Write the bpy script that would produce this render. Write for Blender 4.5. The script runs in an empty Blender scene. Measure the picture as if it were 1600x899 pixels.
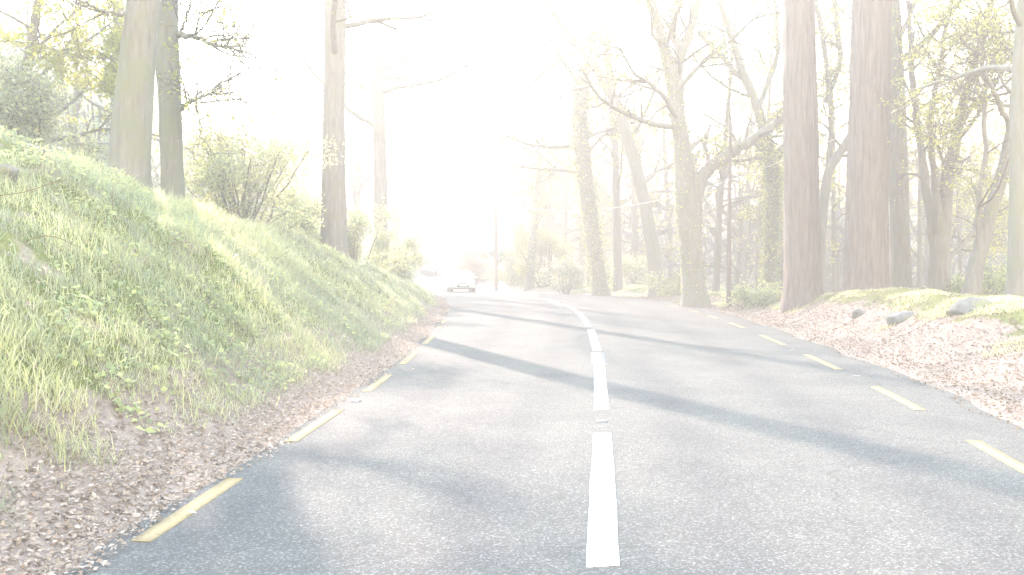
import bpy, math, random
import numpy as np
from mathutils import Vector

rng = np.random.default_rng(7)
random.seed(7)
R = math.radians
scene = bpy.context.scene
COL = scene.collection

# ------------------------------------------------------------------ camera, sky, sun, exposure
F = 1386.0            # focal length in pixels of the 1600 wide photograph
CAM_Z = 1.5
cam_data = bpy.data.cameras.new('camera')
cam_data.sensor_width = 36.0
cam_data.lens = F / 1600.0 * 36.0
cam_data.clip_start = 0.05
cam_data.clip_end = 2000.0
cam = bpy.data.objects.new('camera', cam_data)
COL.objects.link(cam)
cam.location = (0, 0, CAM_Z)
cam.rotation_euler = (R(90), 0, 0)
scene.camera = cam

SUN_AZ = R(-23.0)     # measured from +Y, negative to the left
SUN_EL = R(22.0)
world = bpy.data.worlds.new('World')
scene.world = world
world.use_nodes = True
wn = world.node_tree
bg = wn.nodes['Background']
sky = wn.nodes.new('ShaderNodeTexSky')
sky.sky_type = 'NISHITA'
sky.sun_disc = False
sky.sun_elevation = SUN_EL
sky.sun_rotation = SUN_AZ          # clockwise from +Y seen from above
sky.air_density = 2.4
sky.dust_density = 0.0
sky.ozone_density = 1.0
wn.links.new(sky.outputs['Color'], bg.inputs['Color'])
bg.inputs['Strength'].default_value = 0.15

sun_data = bpy.data.lights.new('sun', 'SUN')
sun_data.energy = 2.0
sun_data.angle = R(0.9)
sun_data.color = (1.0, 0.90, 0.74)
sun = bpy.data.objects.new('sun', sun_data)
COL.objects.link(sun)
sd = Vector((math.sin(SUN_AZ) * math.cos(SUN_EL), math.cos(SUN_AZ) * math.cos(SUN_EL), math.sin(SUN_EL)))
sun.rotation_euler = sd.to_track_quat('Z', 'Y').to_euler()
sun.location = sd * 60

vs = scene.view_settings
vs.view_transform = 'Standard'
vs.look = 'None'
vs.gamma = 1.0
vs.use_curve_mapping = False
vs.use_white_balance = True
vs.white_balance_temperature = 6850
vs.white_balance_tint = 25
vs.exposure = 5.05
scene.cycles.max_bounces = 8
scene.cycles.diffuse_bounces = 3
scene.cycles.glossy_bounces = 2
scene.cycles.transmission_bounces = 4
scene.cycles.volume_bounces = 2
scene.cycles.transparent_max_bounces = 8
scene.cycles.sample_clamp_indirect = 6.0
HAZE = 0.018

# ------------------------------------------------------------------ helpers
def interp(d, table):
    t = np.array(table, float)
    return np.interp(d, t[:, 0], t[:, 1])

def sstep(a, b, x):
    t = np.clip((x - a) / (b - a), 0, 1)
    return t * t * (3 - 2 * t)

def P(px, py, d):
    """photograph pixel at distance d -> world point"""
    return np.array([(px - 800.0) * d / F, d, CAM_Z + (449.5 - py) * d / F])

def smooth_table(table, step=0.5, width=3.0):
    t = np.array(table, float)
    xs = np.arange(t[0, 0], t[-1, 0] + step, step)
    ys = np.interp(xs, t[:, 0], t[:, 1])
    k = int(width / step)
    ker = np.hanning(2 * k + 3); ker /= ker.sum()
    yp = np.pad(ys, k + 1, mode='reflect', reflect_type='odd')
    return np.column_stack([xs, np.convolve(yp, ker, 'valid')])

ROAD_L = smooth_table([(-12, -3.9), (0, -2.42), (4, -2.16), (5.24, -2.12), (8.6, -2.09), (10.7, -1.98), (14, -1.9), (18, -1.87), (22.5, -1.9), (33, -2.15),
          (41, -3.0), (50, -5.2), (59, -8.2), (75, -11.2), (90, -11.8), (110, -12.0), (150, -4.0), (190, 6)])
ROAD_C = smooth_table([(-12, -1.2), (0, 0.0), (9, 0.92), (16.5, 1.62), (23.5, 2.07), (30, 2.25), (34, 2.15), (41, 1.4), (50, -1.4),
          (59, -4.9), (75, -8.1), (90, -8.9), (110, -9.2), (150, -1.0), (190, 9)])
ROAD_R = smooth_table([(-12, 0.9), (4, 3.55), (7.1, 4.1), (8.6, 4.37), (10.7, 4.9), (13, 5.15), (14.8, 5.4), (17.6, 5.68), (22, 6.05),
          (26, 6.3), (30.5, 6.4), (34, 6.2), (40, 5.6), (44, 4.4), (50, 2.2), (59, -1.6), (75, -5.0), (90, -6.0), (110, -6.3), (150, 2.0), (190, 12)])
ROAD_Z = smooth_table([(-12, 0), (4, 0), (10, .04), (14, .12), (20, .30), (30, .63), (40, .97), (46, 1.10), (52, 1.12), (60, 1.14), (75, 1.75), (90, 2.75),
          (120, 5.3), (150, 7.5), (190, 10)])
BANK_H = smooth_table([(-12, 3.4), (4, 3.4), (14, 3.5), (20, 2.9), (26, 2.15), (32, 1.45), (38, .95), (46, .7), (60, .9), (90, 1.4), (190, 2)])
BANK_W = smooth_table([(-12, 6.0), (14, 6.0), (20, 5.2), (26, 3.9), (32, 3.1), (38, 2.5), (46, 2.5), (90, 4), (190, 4)])
MOUND_H = smooth_table([(-12, .6), (6, .8), (12, .95), (18, 1.0), (24, .98), (29, .62), (35, .38), (46, .3), (60, .5), (90, .8), (190, 1)])

def vnoise(x, y, s, seed):
    """cheap smooth value noise"""
    r = np.random.default_rng(seed).random((64, 64)) * 2 - 1
    X = np.asarray(x, float) / s + 1000.0; Y = np.asarray(y, float) / s + 1000.0
    xi = np.floor(X).astype(int); yi = np.floor(Y).astype(int)
    fx = X - xi; fy = Y - yi
    fx = fx * fx * (3 - 2 * fx); fy = fy * fy * (3 - 2 * fy)
    a = r[xi % 64, yi % 64]; b = r[(xi + 1) % 64, yi % 64]
    c = r[xi % 64, (yi + 1) % 64]; d = r[(xi + 1) % 64, (yi + 1) % 64]
    return (a * (1 - fx) + b * fx) * (1 - fy) + (c * (1 - fx) + d * fx) * fy

def edge_l(y): return interp(y, ROAD_L) - 0.22 + 0.06 * vnoise(y, 0 * np.asarray(y), 1.1, 3)
def edge_r(y): return interp(y, ROAD_R) + 0.85 + 0.10 * vnoise(y, 0 * np.asarray(y), 1.3, 4)

def ground_z(x, y):
    x = np.asarray(x, float); y = np.asarray(y, float)
    zr = interp(y, ROAD_Z)
    u = edge_l(y) - x
    v = x - edge_r(y)
    # left bank
    h = interp(y, BANK_H); w = interp(y, BANK_W)
    t = np.clip((u - 0.15) / (w - 0.15), 0, 1)
    prof = 0.10 * np.clip(t / 0.16, 0, 1) + 0.90 * np.sin(np.clip((t - 0.12) / 0.88, 0, 1) * math.pi / 2) ** 1.15
    left = h * prof + 0.05 * np.clip(u - w, 0, 30) + 0.60 * np.clip(u - 13, 0, 60)
    lump = 0.16 * vnoise(x, y, 1.5, 11) + 0.08 * vnoise(x, y, 0.55, 12) + 0.25 * vnoise(x, y, 4.0, 13)
    left = left + lump * np.clip(t * 2.2, 0, 1)
    # right mound and the fall to the lake
    hm = interp(y, MOUND_H)
    s = np.clip(v / 2.9, 0, 1)
    right = hm * (0.12 * s + 0.88 * sstep(0.15, 1.0, s)) - 0.10 * np.clip(v - 4.0, 0, 3) - 0.30 * np.clip(v - 7.0, 0, 40)
    right = right + (0.10 * vnoise(x, y, 1.2, 21) + 0.05 * vnoise(x, y, 0.4, 22)) * np.clip(s * 1.6, 0, 1) \
        + 0.15 * vnoise(x, y, 3.3, 23) * np.clip(s * 1.6, 0, 1)
    z = zr + np.where(u > 0, left, 0) + np.where(v > 0, right, 0)
    inside = np.minimum(-u, -v)
    z = z - 0.07 * np.clip(inside / 0.35, 0, 1)
    z = np.where(v > 0, np.maximum(z, -6.0 + 0 * z), z)
    # far wooded hills
    rr = np.hypot(x, y)
    side = 1 - sstep(20, 90, x)
    z = z + 14 * sstep(120, 240, y) * side * np.clip(np.abs(x - interp(y, ROAD_C)) / 25, 0, 1)
    z = z + 16 * sstep(270, 400, rr)
    return np.minimum(z, 14.0)

def road_z(x, y):
    y = np.asarray(y, float); x = np.asarray(x, float)
    c = interp(y, ROAD_C)
    return interp(y, ROAD_Z) + 0.035 - 0.018 * np.clip(np.abs(x - c) / 3.0, 0, 1.5) ** 2 * 0.6

def tag(o, label=None, category=None, group=None, kind=None):
    if label: o['label'] = label
    if category: o['category'] = category
    if group: o['group'] = group
    if kind: o['kind'] = kind
    return o

def mesh_np(name, verts, faces, mat=None, smooth=False, attrs=None):
    """faces: list of (n,k) integer arrays"""
    verts = np.asarray(verts, np.float32)
    me = bpy.data.meshes.new(name)
    me.vertices.add(len(verts)); me.vertices.foreach_set('co', verts.ravel())
    fs = [np.asarray(f, np.int32) for f in (faces if isinstance(faces, list) else [faces]) if len(f)]
    loops = np.concatenate([f.ravel() for f in fs])
    tot = np.concatenate([np.full(len(f), f.shape[1], np.int32) for f in fs])
    start = np.concatenate([[0], np.cumsum(tot)[:-1]]).astype(np.int32)
    me.loops.add(len(loops)); me.loops.foreach_set('vertex_index', loops)
    me.polygons.add(len(tot)); me.polygons.foreach_set('loop_start', start)
    me.polygons.foreach_set('loop_total', tot)
    if smooth: me.polygons.foreach_set('use_smooth', np.ones(len(tot), bool))
    for an, av in (attrs or {}).items():
        a = me.attributes.new(an, 'FLOAT', 'POINT')
        a.data.foreach_set('value', np.asarray(av, np.float32))
    me.update(calc_edges=True)
    if mat: me.materials.append(mat)
    return me

def obj(name, me, parent=None):
    o = bpy.data.objects.new(name, me)
    COL.objects.link(o)
    if parent is not None:
        o.parent = parent
    return o

def empty(name, loc):
    o = bpy.data.objects.new(name, None)
    COL.objects.link(o)
    o.empty_display_size = 0.3
    o.location = Vector([float(c) for c in loc])
    return o

class Buf:
    """collects geometry; builds one mesh, in coordinates relative to an origin"""
    def __init__(s): s.v = []; s.f = {}; s.n = 0; s.a = []
    def add(s, v, f, a=None):
        v = np.asarray(v, float).reshape(-1, 3); f = np.asarray(f, int)
        s.f.setdefault(f.shape[1], []).append(f + s.n)
        s.v.append(v); s.n += len(v)
        s.a.append(np.zeros(len(v)) if a is None else np.broadcast_to(a, len(v)))
    def mesh(s, name, mat, smooth=False, origin=(0, 0, 0)):
        return mesh_np(name, np.concatenate(s.v) - np.asarray(origin), [np.concatenate(k) for k in s.f.values()], mat, smooth,
                       {'tint': np.concatenate(s.a)})

def tubes(buf, paths, radii, sides, cap=False):
    """paths (N,n,3), radii (N,n)"""
    paths = np.asarray(paths, float); radii = np.asarray(radii, float)
    if paths.ndim == 2: paths = paths[None]; radii = radii[None]
    N, n, _ = paths.shape
    tan = np.gradient(paths, axis=1)
    tan /= np.linalg.norm(tan, axis=2, keepdims=True) + 1e-9
    mean = tan.mean(axis=1)
    ref = np.where(np.abs(mean[:, 2:3]) < 0.7, np.array([[0, 0, 1.0]]), np.array([[0.0, 1.0, 0]]))
    ref = np.repeat(ref[:, None, :], n, axis=1)
    uu = np.cross(tan, ref); uu /= np.linalg.norm(uu, axis=2, keepdims=True) + 1e-9
    vv = np.cross(tan, uu)
    ang = np.arange(sides) * 2 * math.pi / sides
    ring = paths[:, :, None, :] + radii[:, :, None, None] * (np.cos(ang)[None, None, :, None] * uu[:, :, None, :] + np.sin(ang)[None, None, :, None] * vv[:, :, None, :])
    idx = np.arange(N * n * sides).reshape(N, n, sides)
    a = idx[:, :-1, :]; b = idx[:, 1:, :]
    q = np.stack([a, np.roll(a, -1, 2), np.roll(b, -1, 2), b], axis=-1).reshape(-1, 4)
    buf.add(ring.reshape(-1, 3), q)
    if cap:
        for i in range(N):
            for end in (0, n - 1):
                c = paths[i, end]; r = ring[i, end]
                vs_ = np.vstack([r, c]); k = np.arange(sides)
                buf.add(vs_, np.column_stack([k, np.roll(k, -1), np.full(sides, sides)]))

def box(buf, c, s, rotz=0.0):
    c = np.asarray(c, float); s = np.asarray(s, float) / 2
    v = np.array([[x, y, z] for x in (-1, 1) for y in (-1, 1) for z in (-1, 1)], float) * s
    if rotz:
        ca, sa = math.cos(rotz), math.sin(rotz)
        v = np.column_stack([v[:, 0] * ca - v[:, 1] * sa, v[:, 0] * sa + v[:, 1] * ca, v[:, 2]])
    buf.add(v + c, [[0, 1, 3, 2], [4, 6, 7, 5], [0, 4, 5, 1], [2, 3, 7, 6], [0, 2, 6, 4], [1, 5, 7, 3]])

def leaf_quads(buf, pts, size, rng_, flat=0.0, aspect=0.62, tint=None):
    """folded pointed leaves: 4 triangles-worth of rhombus each (two triangles)"""
    pts = np.asarray(pts, float); n = len(pts)
    if n == 0: return
    d1 = rng_.normal(size=(n, 3)); d1[:, 2] *= (1 - flat); d1 /= np.linalg.norm(d1, axis=1, keepdims=True) + 1e-9
    nn = rng_.normal(size=(n, 3)); nn[:, 2] = nn[:, 2] * 0.6 + flat * 3
    d2 = np.cross(nn, d1); d2 /= np.linalg.norm(d2, axis=1, keepdims=True) + 1e-9
    up = np.cross(d1, d2)
    s = (np.asarray(size) * (0.45 + 1.1 * rng_.random(n) ** 1.6))[:, None]
    w = s * aspect * 0.5
    fold = (rng_.random(n)[:, None] * 0.3) * s
    v = np.stack([pts - d1 * s * 0.5, pts + d2 * w + up * fold * .6, pts + d1 * s * 0.5 - up * fold * .5, pts - d2 * w + up * fold * .6], axis=1).reshape(-1, 3)
    i = np.arange(n)[:, None] * 4
    f = np.concatenate([i + np.array([[0, 1, 2]]), i + np.array([[0, 2, 3]])])
    tt = rng_.random(n) if tint is None else np.clip(tint + 0.25 * rng_.normal(size=n), 0, 1)
    buf.add(v, f, np.repeat(tt, 4))

# ------------------------------------------------------------------ materials
def new_mat(name):
    m = bpy.data.materials.new(name); m.use_nodes = True
    nt = m.node_tree
    return m, nt, nt.nodes['Principled BSDF']

def nd(nt, typ, **kw):
    n = nt.nodes.new(typ)
    for k, v_ in kw.items(): setattr(n, k, v_)
    return n

def ramp(nt, fac, stops):
    r = nt.nodes.new('ShaderNodeValToRGB')
    e = r.color_ramp.elements
    while len(e) < len(stops): e.new(0.5)
    for el, (p, c) in zip(e, stops):
        el.position = p; el.color = (*c, 1)
    nt.links.new(fac, r.inputs[0])
    return r.outputs[0]

def noise(nt, scale, detail=4, rough=0.55, coord=None, stretch=None):
    tc = nt.nodes.new('ShaderNodeTexCoord')
    src = tc.outputs['Object'] if coord is None else coord
    if stretch:
        mp = nt.nodes.new('ShaderNodeMapping'); mp.inputs['Scale'].default_value = stretch
        nt.links.new(src, mp.inputs[0]); src = mp.outputs[0]
    n = nt.nodes.new('ShaderNodeTexNoise')
    n.inputs['Scale'].default_value = scale; n.inputs['Detail'].default_value = detail; n.inputs['Roughness'].default_value = rough
    nt.links.new(src, n.inputs['Vector'])
    return n.outputs['Fac']

def bump(nt, bsdf, h, strength, dist):
    b = nt.nodes.new('ShaderNodeBump'); b.inputs['Strength'].default_value = strength; b.inputs['Distance'].default_value = dist
    nt.links.new(h, b.inputs['Height']); nt.links.new(b.outputs[0], bsdf.inputs['Normal'])

def mixc(nt, fac, a, b):
    m = nt.nodes.new('ShaderNodeMix'); m.data_type = 'RGBA'
    for sock, val in ((m.inputs['Factor'], fac), (m.inputs['A'], a), (m.inputs['B'], b)):
        pass
    fi = m.inputs[0]; ai = m.inputs[6]; bi = m.inputs[7]
    for sock, val in ((fi, fac), (ai, a), (bi, b)):
        if hasattr(val, 'is_output'): nt.links.new(val, sock)
        elif isinstance(val, (int, float)): sock.default_value = val
        else: sock.default_value = (*val, 1)
    return m.outputs[2]

def attr(nt, name):
    a = nt.nodes.new('ShaderNodeAttribute'); a.attribute_name = name
    return a.outputs['Fac']

def bark(name, dark, light, moss=None, moss_amt=0.5, stretch=(1, 1, .12), scale=14, bstr=.8):
    m, nt, b = new_mat(name)
    n1 = noise(nt, scale, 6, .65, stretch=stretch)
    col = ramp(nt, n1, [(.30, dark), (.70, light)])
    if moss:
        n2 = noise(nt, 2.2, 4, .6)
        f = ramp(nt, n2, [(.62 - moss_amt * .4, (0, 0, 0)), (.75 - moss_amt * .3, (1, 1, 1))])
        col = mixc(nt, f, col, moss)
    nt.links.new(col, b.inputs['Base Color'])
    b.inputs['Roughness'].default_value = .9
    b.inputs['Specular IOR Level'].default_value = .2
    bump(nt, b, n1, bstr, .03)
    return m

def leafy(name, stops, trans=.45, rough=.5, spec=.3):
    m, nt, b = new_mat(name)
    col = ramp(nt, attr(nt, 'tint'), stops)
    nt.links.new(col, b.inputs['Base Color'])
    b.inputs['Roughness'].default_value = rough
    b.inputs['Specular IOR Level'].default_value = spec
    t = nt.nodes.new('ShaderNodeBsdfTranslucent')
    nt.links.new(col, t.inputs['Color'])
    mx = nt.nodes.new('ShaderNodeMixShader'); mx.inputs[0].default_value = trans
    out = nt.nodes['Material Output']
    nt.links.new(b.outputs[0], mx.inputs[1]); nt.links.new(t.outputs[0], mx.inputs[2]); nt.links.new(mx.outputs[0], out.inputs['Surface'])
    return m

def plain(name, col, rough=.5, metal=0.0, spec=.5, coat=0.0):
    m, nt, b = new_mat(name)
    b.inputs['Roughness'].default_value = rough
    b.inputs['Metallic'].default_value = metal
    b.inputs['Specular IOR Level'].default_value = spec
    b.inputs['Coat Weight'].default_value = coat
    n = noise(nt, 9, 3)
    nt.links.new(ramp(nt, n, [(.3, tuple(c * .9 for c in col)), (.7, tuple(min(1, c * 1.08) for c in col))]), b.inputs['Base Color'])
    return m

M = {}
M['redwood'] = bark('redwood_bark', (.055, .042, .037), (.145, .115, .105), stretch=(1, 1, .07), scale=16, bstr=1.0)
M['oak'] = bark('mossy_bark', (.105, .097, .087), (.18, .168, .150), (.13, .132, .092), .5)
M['grey'] = bark('grey_bark', (.085, .078, .071), (.16, .146, .132), (.115, .112, .075), .3)
M['twig'] = bark('twig_bark', (.06, .048, .04), (.12, .095, .075))
M['pole'] = bark('weathered_pole_wood', (.10, .075, .06), (.20, .15, .12), stretch=(1, 1, .05), bstr=.4)
M['spring_leaf'] = leafy('young_yellow_leaf', [(0, (.20, .22, .045)), (.5, (.29, .30, .06)), (1, (.38, .34, .10))], .65)
M['green_leaf'] = leafy('green_leaf', [(0, (.21, .245, .14)), (.5, (.31, .34, .17)), (1, (.44, .45, .20))], .65, .45)
M['ivy_leaf'] = leafy('ivy_leaf', [(0, (.11, .14, .06)), (.55, (.20, .23, .07)), (1, (.36, .36, .09))], .6, .35, .5)
M['dark_leaf'] = leafy('evergreen_leaf', [(0, (.18, .205, .15)), (.6, (.26, .29, .18)), (1, (.38, .40, .20))], .55, .45, .4)
M['bracken'] = leafy('dead_bracken', [(0, (.16, .09, .05)), (.5, (.22, .14, .08)), (1, (.26, .19, .10))], .4, .8, .1)
M['grass'] = leafy('bank_grass', [(0, (.22, .245, .17)), (.3, (.30, .315, .19)), (.7, (.46, .45, .21)), (1, (.58, .52, .38))], .62, .5, .3)
M['red_litter'] = leafy('reddish_dead_leaf', [(0, (.125, .090, .066)), (.5, (.165, .122, .088)), (.85, (.205, .156, .115)), (1, (.27, .22, .175))], .25, .85, .1)
M['litter'] = leafy('dead_leaf', [(0, (.20, .15, .118)), (.5, (.265, .207, .168)), (.85, (.315, .258, .213)), (1, (.36, .31, .265))], .3, .8, .15)

# asphalt with visible aggregate
m, nt, b = new_mat('asphalt')
tc = nd(nt, 'ShaderNodeTexCoord')
vo = nd(nt, 'ShaderNodeTexVoronoi'); vo.inputs['Scale'].default_value = 90
nt.links.new(tc.outputs['Object'], vo.inputs['Vector'])
stone = nd(nt, 'ShaderNodeSeparateColor'); nt.links.new(vo.outputs['Color'], stone.inputs[0])
c1 = ramp(nt, stone.outputs[0], [(0, (.056, .054, .0525)), (.5, (.067, .065, .063)), (.8, (.083, .081, .078)), (1, (.15, .146, .14))])
c2a = ramp(nt, noise(nt, .9, 6, .65), [(.3, (.80, .81, .83)), (.7, (1.12, 1.11, 1.08))])
c2b = ramp(nt, attr(nt, 'tint'), [(0, (1.06, 1.05, 1.03)), (1, (.86, .87, .89))])
c2m = nd(nt, 'ShaderNodeMix', data_type='RGBA', blend_type='MULTIPLY'); c2m.inputs[0].default_value = 1
nt.links.new(c2a, c2m.inputs[6]); nt.links.new(c2b, c2m.inputs[7])
ck = nd(nt, 'ShaderNodeTexVoronoi', feature='DISTANCE_TO_EDGE'); ck.inputs['Scale'].default_value = .33
wv = nd(nt, 'ShaderNodeTexNoise'); wv.inputs['Scale'].default_value = 2.5; wv.inputs['Detail'].default_value = 6
nt.links.new(tc.outputs['Object'], wv.inputs['Vector'])
wa = nd(nt, 'ShaderNodeVectorMath', operation='MULTIPLY_ADD'); nt.links.new(wv.outputs['Color'], wa.inputs[0]); wa.inputs[1].default_value = (.5, .5, 0); nt.links.new(tc.outputs['Object'], wa.inputs[2])
nt.links.new(wa.outputs[0], ck.inputs['Vector'])
c2 = mixc(nt, ramp(nt, ck.outputs['Distance'], [(.001, (1, 1, 1)), (.004, (0, 0, 0))]), c2m.outputs[2], (.74, .74, .75))
mul = nd(nt, 'ShaderNodeMix', data_type='RGBA', blend_type='MULTIPLY'); mul.inputs[0].default_value = 1
nt.links.new(c1, mul.inputs[6]); nt.links.new(c2, mul.inputs[7])
nt.links.new(mul.outputs[2], b.inputs['Base Color'])
b.inputs['Roughness'].default_value = .9
b.inputs['Specular IOR Level'].default_value = .12
hn = nd(nt, 'ShaderNodeMath', operation='SUBTRACT'); hn.inputs[0].default_value = 1
nt.links.new(vo.outputs['Distance'], hn.inputs[1])
hm_ = nd(nt, 'ShaderNodeMath', operation='MULTIPLY'); nt.links.new(hn.outputs[0], hm_.inputs[0]); nt.links.new(stone.outputs[1], hm_.inputs[1])
bump(nt, b, hm_.outputs[0], .9, .008)
M['asphalt'] = m

def paint(name, col, col2):
    m, nt, b = new_mat(name)
    n = noise(nt, 30, 6, .7)
    nt.links.new(ramp(nt, n, [(.34, (.075, .075, .073)), (.40, col2), (.64, col)]), b.inputs['Base Color'])
    b.inputs['Roughness'].default_value = .9; b.inputs['Specular IOR Level'].default_value = .08
    bump(nt, b, noise(nt, 60, 4, .7), .9, .006)
    return m
M['white_paint'] = paint('white_road_paint', (.40, .40, .39), (.30, .30, .295))
M['yellow_paint'] = paint('yellow_road_paint', (.225, .176, .10), (.185, .147, .09))
M['patch'] = plain('tar_patch', (.10, .10, .105), .8)
M['rubber'] = plain('stud_rubber', (.09, .09, .09), .7)
M['reflector'] = plain('stud_reflector', (.22, .22, .215), .3, .2)

# ground: soil and dead leaves, moss and grass by the mask 'tint'
m, nt, b = new_mat('ground')
n1 = noise(nt, 9, 6, .7)
soil = ramp(nt, n1, [(.25, (.16, .125, .105)), (.55, (.23, .18, .155)), (.8, (.29, .24, .205))])
moss = ramp(nt, noise(nt, 5, 6, .7), [(.25, (.05, .075, .02)), (.6, (.12, .13, .035)), (.85, (.21, .18, .06))])
mk = nd(nt, 'ShaderNodeMath', operation='ADD'); nt.links.new(attr(nt, 'tint'), mk.inputs[0])
nz = nd(nt, 'ShaderNodeMath', operation='MULTIPLY_ADD'); nt.links.new(noise(nt, 1.8, 5, .65), nz.inputs[0]); nz.inputs[1].default_value = 1.4; nz.inputs[2].default_value = -.7
nt.links.new(nz.outputs[0], mk.inputs[1])
fac = ramp(nt, mk.outputs[0], [(.4, (0, 0, 0)), (.6, (1, 1, 1))])
nt.links.new(mixc(nt, fac, soil, moss), b.inputs['Base Color'])
b.inputs['Roughness'].default_value = .95; b.inputs['Specular IOR Level'].default_value = .15
bump(nt, b, noise(nt, 22, 6, .7), .9, .05)
M['ground'] = m

m, nt, b = new_mat('lake_water')
b.inputs['Base Color'].default_value = (.03, .045, .05, 1); b.inputs['Roughness'].default_value = .08
bump(nt, b, noise(nt, .6, 4, .6, stretch=(1, 3, 1)), .5, .2)
M['water'] = m
m, nt, b = new_mat('rock')
n1 = noise(nt, 5, 8, .65)
cr = ramp(nt, n1, [(.3, (.06, .058, .055)), (.7, (.14, .135, .128))])
f = ramp(nt, noise(nt, 2.5, 4), [(.55, (0, 0, 0)), (.66, (1, 1, 1))])
nt.links.new(mixc(nt, f, cr, (.12, .12, .04)), b.inputs['Base Color']); b.inputs['Roughness'].default_value = .9
bump(nt, b, n1, .8, .06)
M['rock'] = m
M['car_white'] = plain('white_car_paint', (.50, .51, .52), .3, 0, .4, .3)
M['car_silver'] = plain('silver_car_paint', (.26, .27, .285), .35, .3, .4, .3)
M['car_glass'] = plain('car_glass', (.05, .065, .07), .05, 0, .8)
M['tyre'] = plain('tyre_rubber', (.03, .03, .03), .8)
M['rim'] = plain('wheel_rim', (.45, .45, .46), .3, .8)
M['black_plastic'] = plain('dark_trim', (.05, .05, .052), .5)
M['lamp'] = plain('lamp_lens', (.75, .77, .78), .1, .2, .8)
M['red_lens'] = plain('red_lamp_lens', (.35, .03, .03), .2)
M['plate'] = plain('number_plate', (.78, .78, .75), .4)
M['plate_blue'] = plain('plate_band', (.05, .10, .40), .4)
M['sign_back'] = plain('sign_back_metal', (.17, .175, .18), .5, .5)
M['cable'] = plain('cable_sheath', (.34, .33, .31), .5)
M['metal'] = plain('galvanised_steel', (.40, .41, .42), .45, .7)

# ------------------------------------------------------------------ the setting: ground, road, lake
def steps(lo, hi, marks):
    """non-uniform samples: marks = [(x, spacing)...]"""
    out = [lo]; t = np.array(marks, float)
    while out[-1] < hi:
        out.append(out[-1] + float(np.interp(out[-1], t[:, 0], t[:, 1])))
    out[-1] = hi
    return np.array(out)
gx = steps(-420, 420, [(-420, 20), (-60, 3), (-16, .4), (-10, .2), (10, .2), (16, .5), (60, 3), (420, 20)])
gy = steps(-30, 420, [(-30, 2), (0, .3), (30, .3), (60, .8), (120, 2.5), (420, 15)])
GX, GY = np.meshgrid(gx, gy)
GZ = ground_z(GX, GY)
U = edge_l(GY) - GX; V = GX - edge_r(GY)
mask = np.where(U > 0, .62 * sstep(.7, 1.5, U), 0) + np.where(V > 0, .85 * sstep(1.3, 2.6, V) + .25 * (GY > 32) * sstep(.3, 1.0, V), 0)
idx = np.arange(GX.size).reshape(GX.shape)
q = np.stack([idx[:-1, :-1], idx[:-1, 1:], idx[1:, 1:], idx[1:, :-1]], -1).reshape(-1, 4)
g = obj('ground', mesh_np('ground', np.column_stack([GX.ravel(), GY.ravel(), GZ.ravel()]), q, M['ground'], True, {'tint': mask.ravel()}))
tag(g, kind='structure')

ry = np.concatenate([np.arange(-28, 60, .3), np.arange(60, 188, 1.5)])
cols = np.concatenate([[0, .006, .014], np.linspace(.025, .975, 60), [.986, .994, 1]])
NC = len(cols)
RX = edge_l(ry)[:, None] * (1 - cols) + edge_r(ry)[:, None] * cols
RY = np.repeat(ry[:, None], NC, 1)
LAT = RX - interp(ry, ROAD_C)[:, None]
WEAR = sum(np.exp(-((LAT - c_ + .12 * vnoise(RY, 0 * RY, 6, 15)) / .30) ** 2) for c_ in (-2.25, -.75, .85, 2.4)) + .25 * vnoise(RX, RY, 1.3, 16)
RZ = road_z(RX, RY); RZ[:, 0] -= .03; RZ[:, -1] -= .03
idx = np.arange(RX.size).reshape(RX.shape)
q = np.stack([idx[:-1, :-1], idx[:-1, 1:], idx[1:, 1:], idx[1:, :-1]], -1).reshape(-1, 4)
road = obj('road', mesh_np('road', np.column_stack([RX.ravel(), RY.ravel(), RZ.ravel()]), q, M['asphalt'], True, {'tint': WEAR.ravel()}))
tag(road, kind='structure')

def dash(table, y0, y1, width, mat, name, off=0.0, label=None):
    n = max(6, int((y1 - y0) / .12))
    y = np.linspace(y0, y1, n)
    c = interp(y, table) + off
    tx = np.gradient(c, y); ln = np.hypot(tx, 1)
    nx, ny = 1 / ln, -tx / ln
    j = lambda: np.convolve(rng.normal(size=n + 4) * .004, np.ones(5) / 5, 'valid')
    wl = width / 2 + j(); wr = width / 2 + j()
    L = np.column_stack([c - nx * wl, y - ny * wl]); Rr = np.column_stack([c + nx * wr, y + ny * wr])
    L[0, 1] += rng.normal() * .02; Rr[-1, 1] += rng.normal() * .02
    pts = []
    for A, e in ((L, 0), (L, 1), (Rr, 1), (Rr, 0)):
        pts.append(np.column_stack([A, road_z(A[:, 0], A[:, 1]) + (.006 if e else -.004)]))
    v = np.concatenate(pts); i = np.arange(n - 1)
    f = [np.column_stack([k * n + i, (k + 1) * n + i, (k + 1) * n + i + 1, k * n + i + 1]) for k in range(3)]
    f.append(np.array([[0, n, 2 * n, 3 * n], [n - 1, 4 * n - 1, 3 * n - 1, 2 * n - 1]]))
    o = obj(name, mesh_np(name, v, f, mat), road)
    if label: o['label'] = label
    return o

def d_of(py):
    """distance at which the road surface appears on photo row py"""
    ds = np.linspace(2, 48, 4000)
    rows = 449.5 + F * (CAM_Z - interp(ds, ROAD_Z) - .03) / ds
    return float(ds[np.argmin(np.abs(rows - py))])

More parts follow.
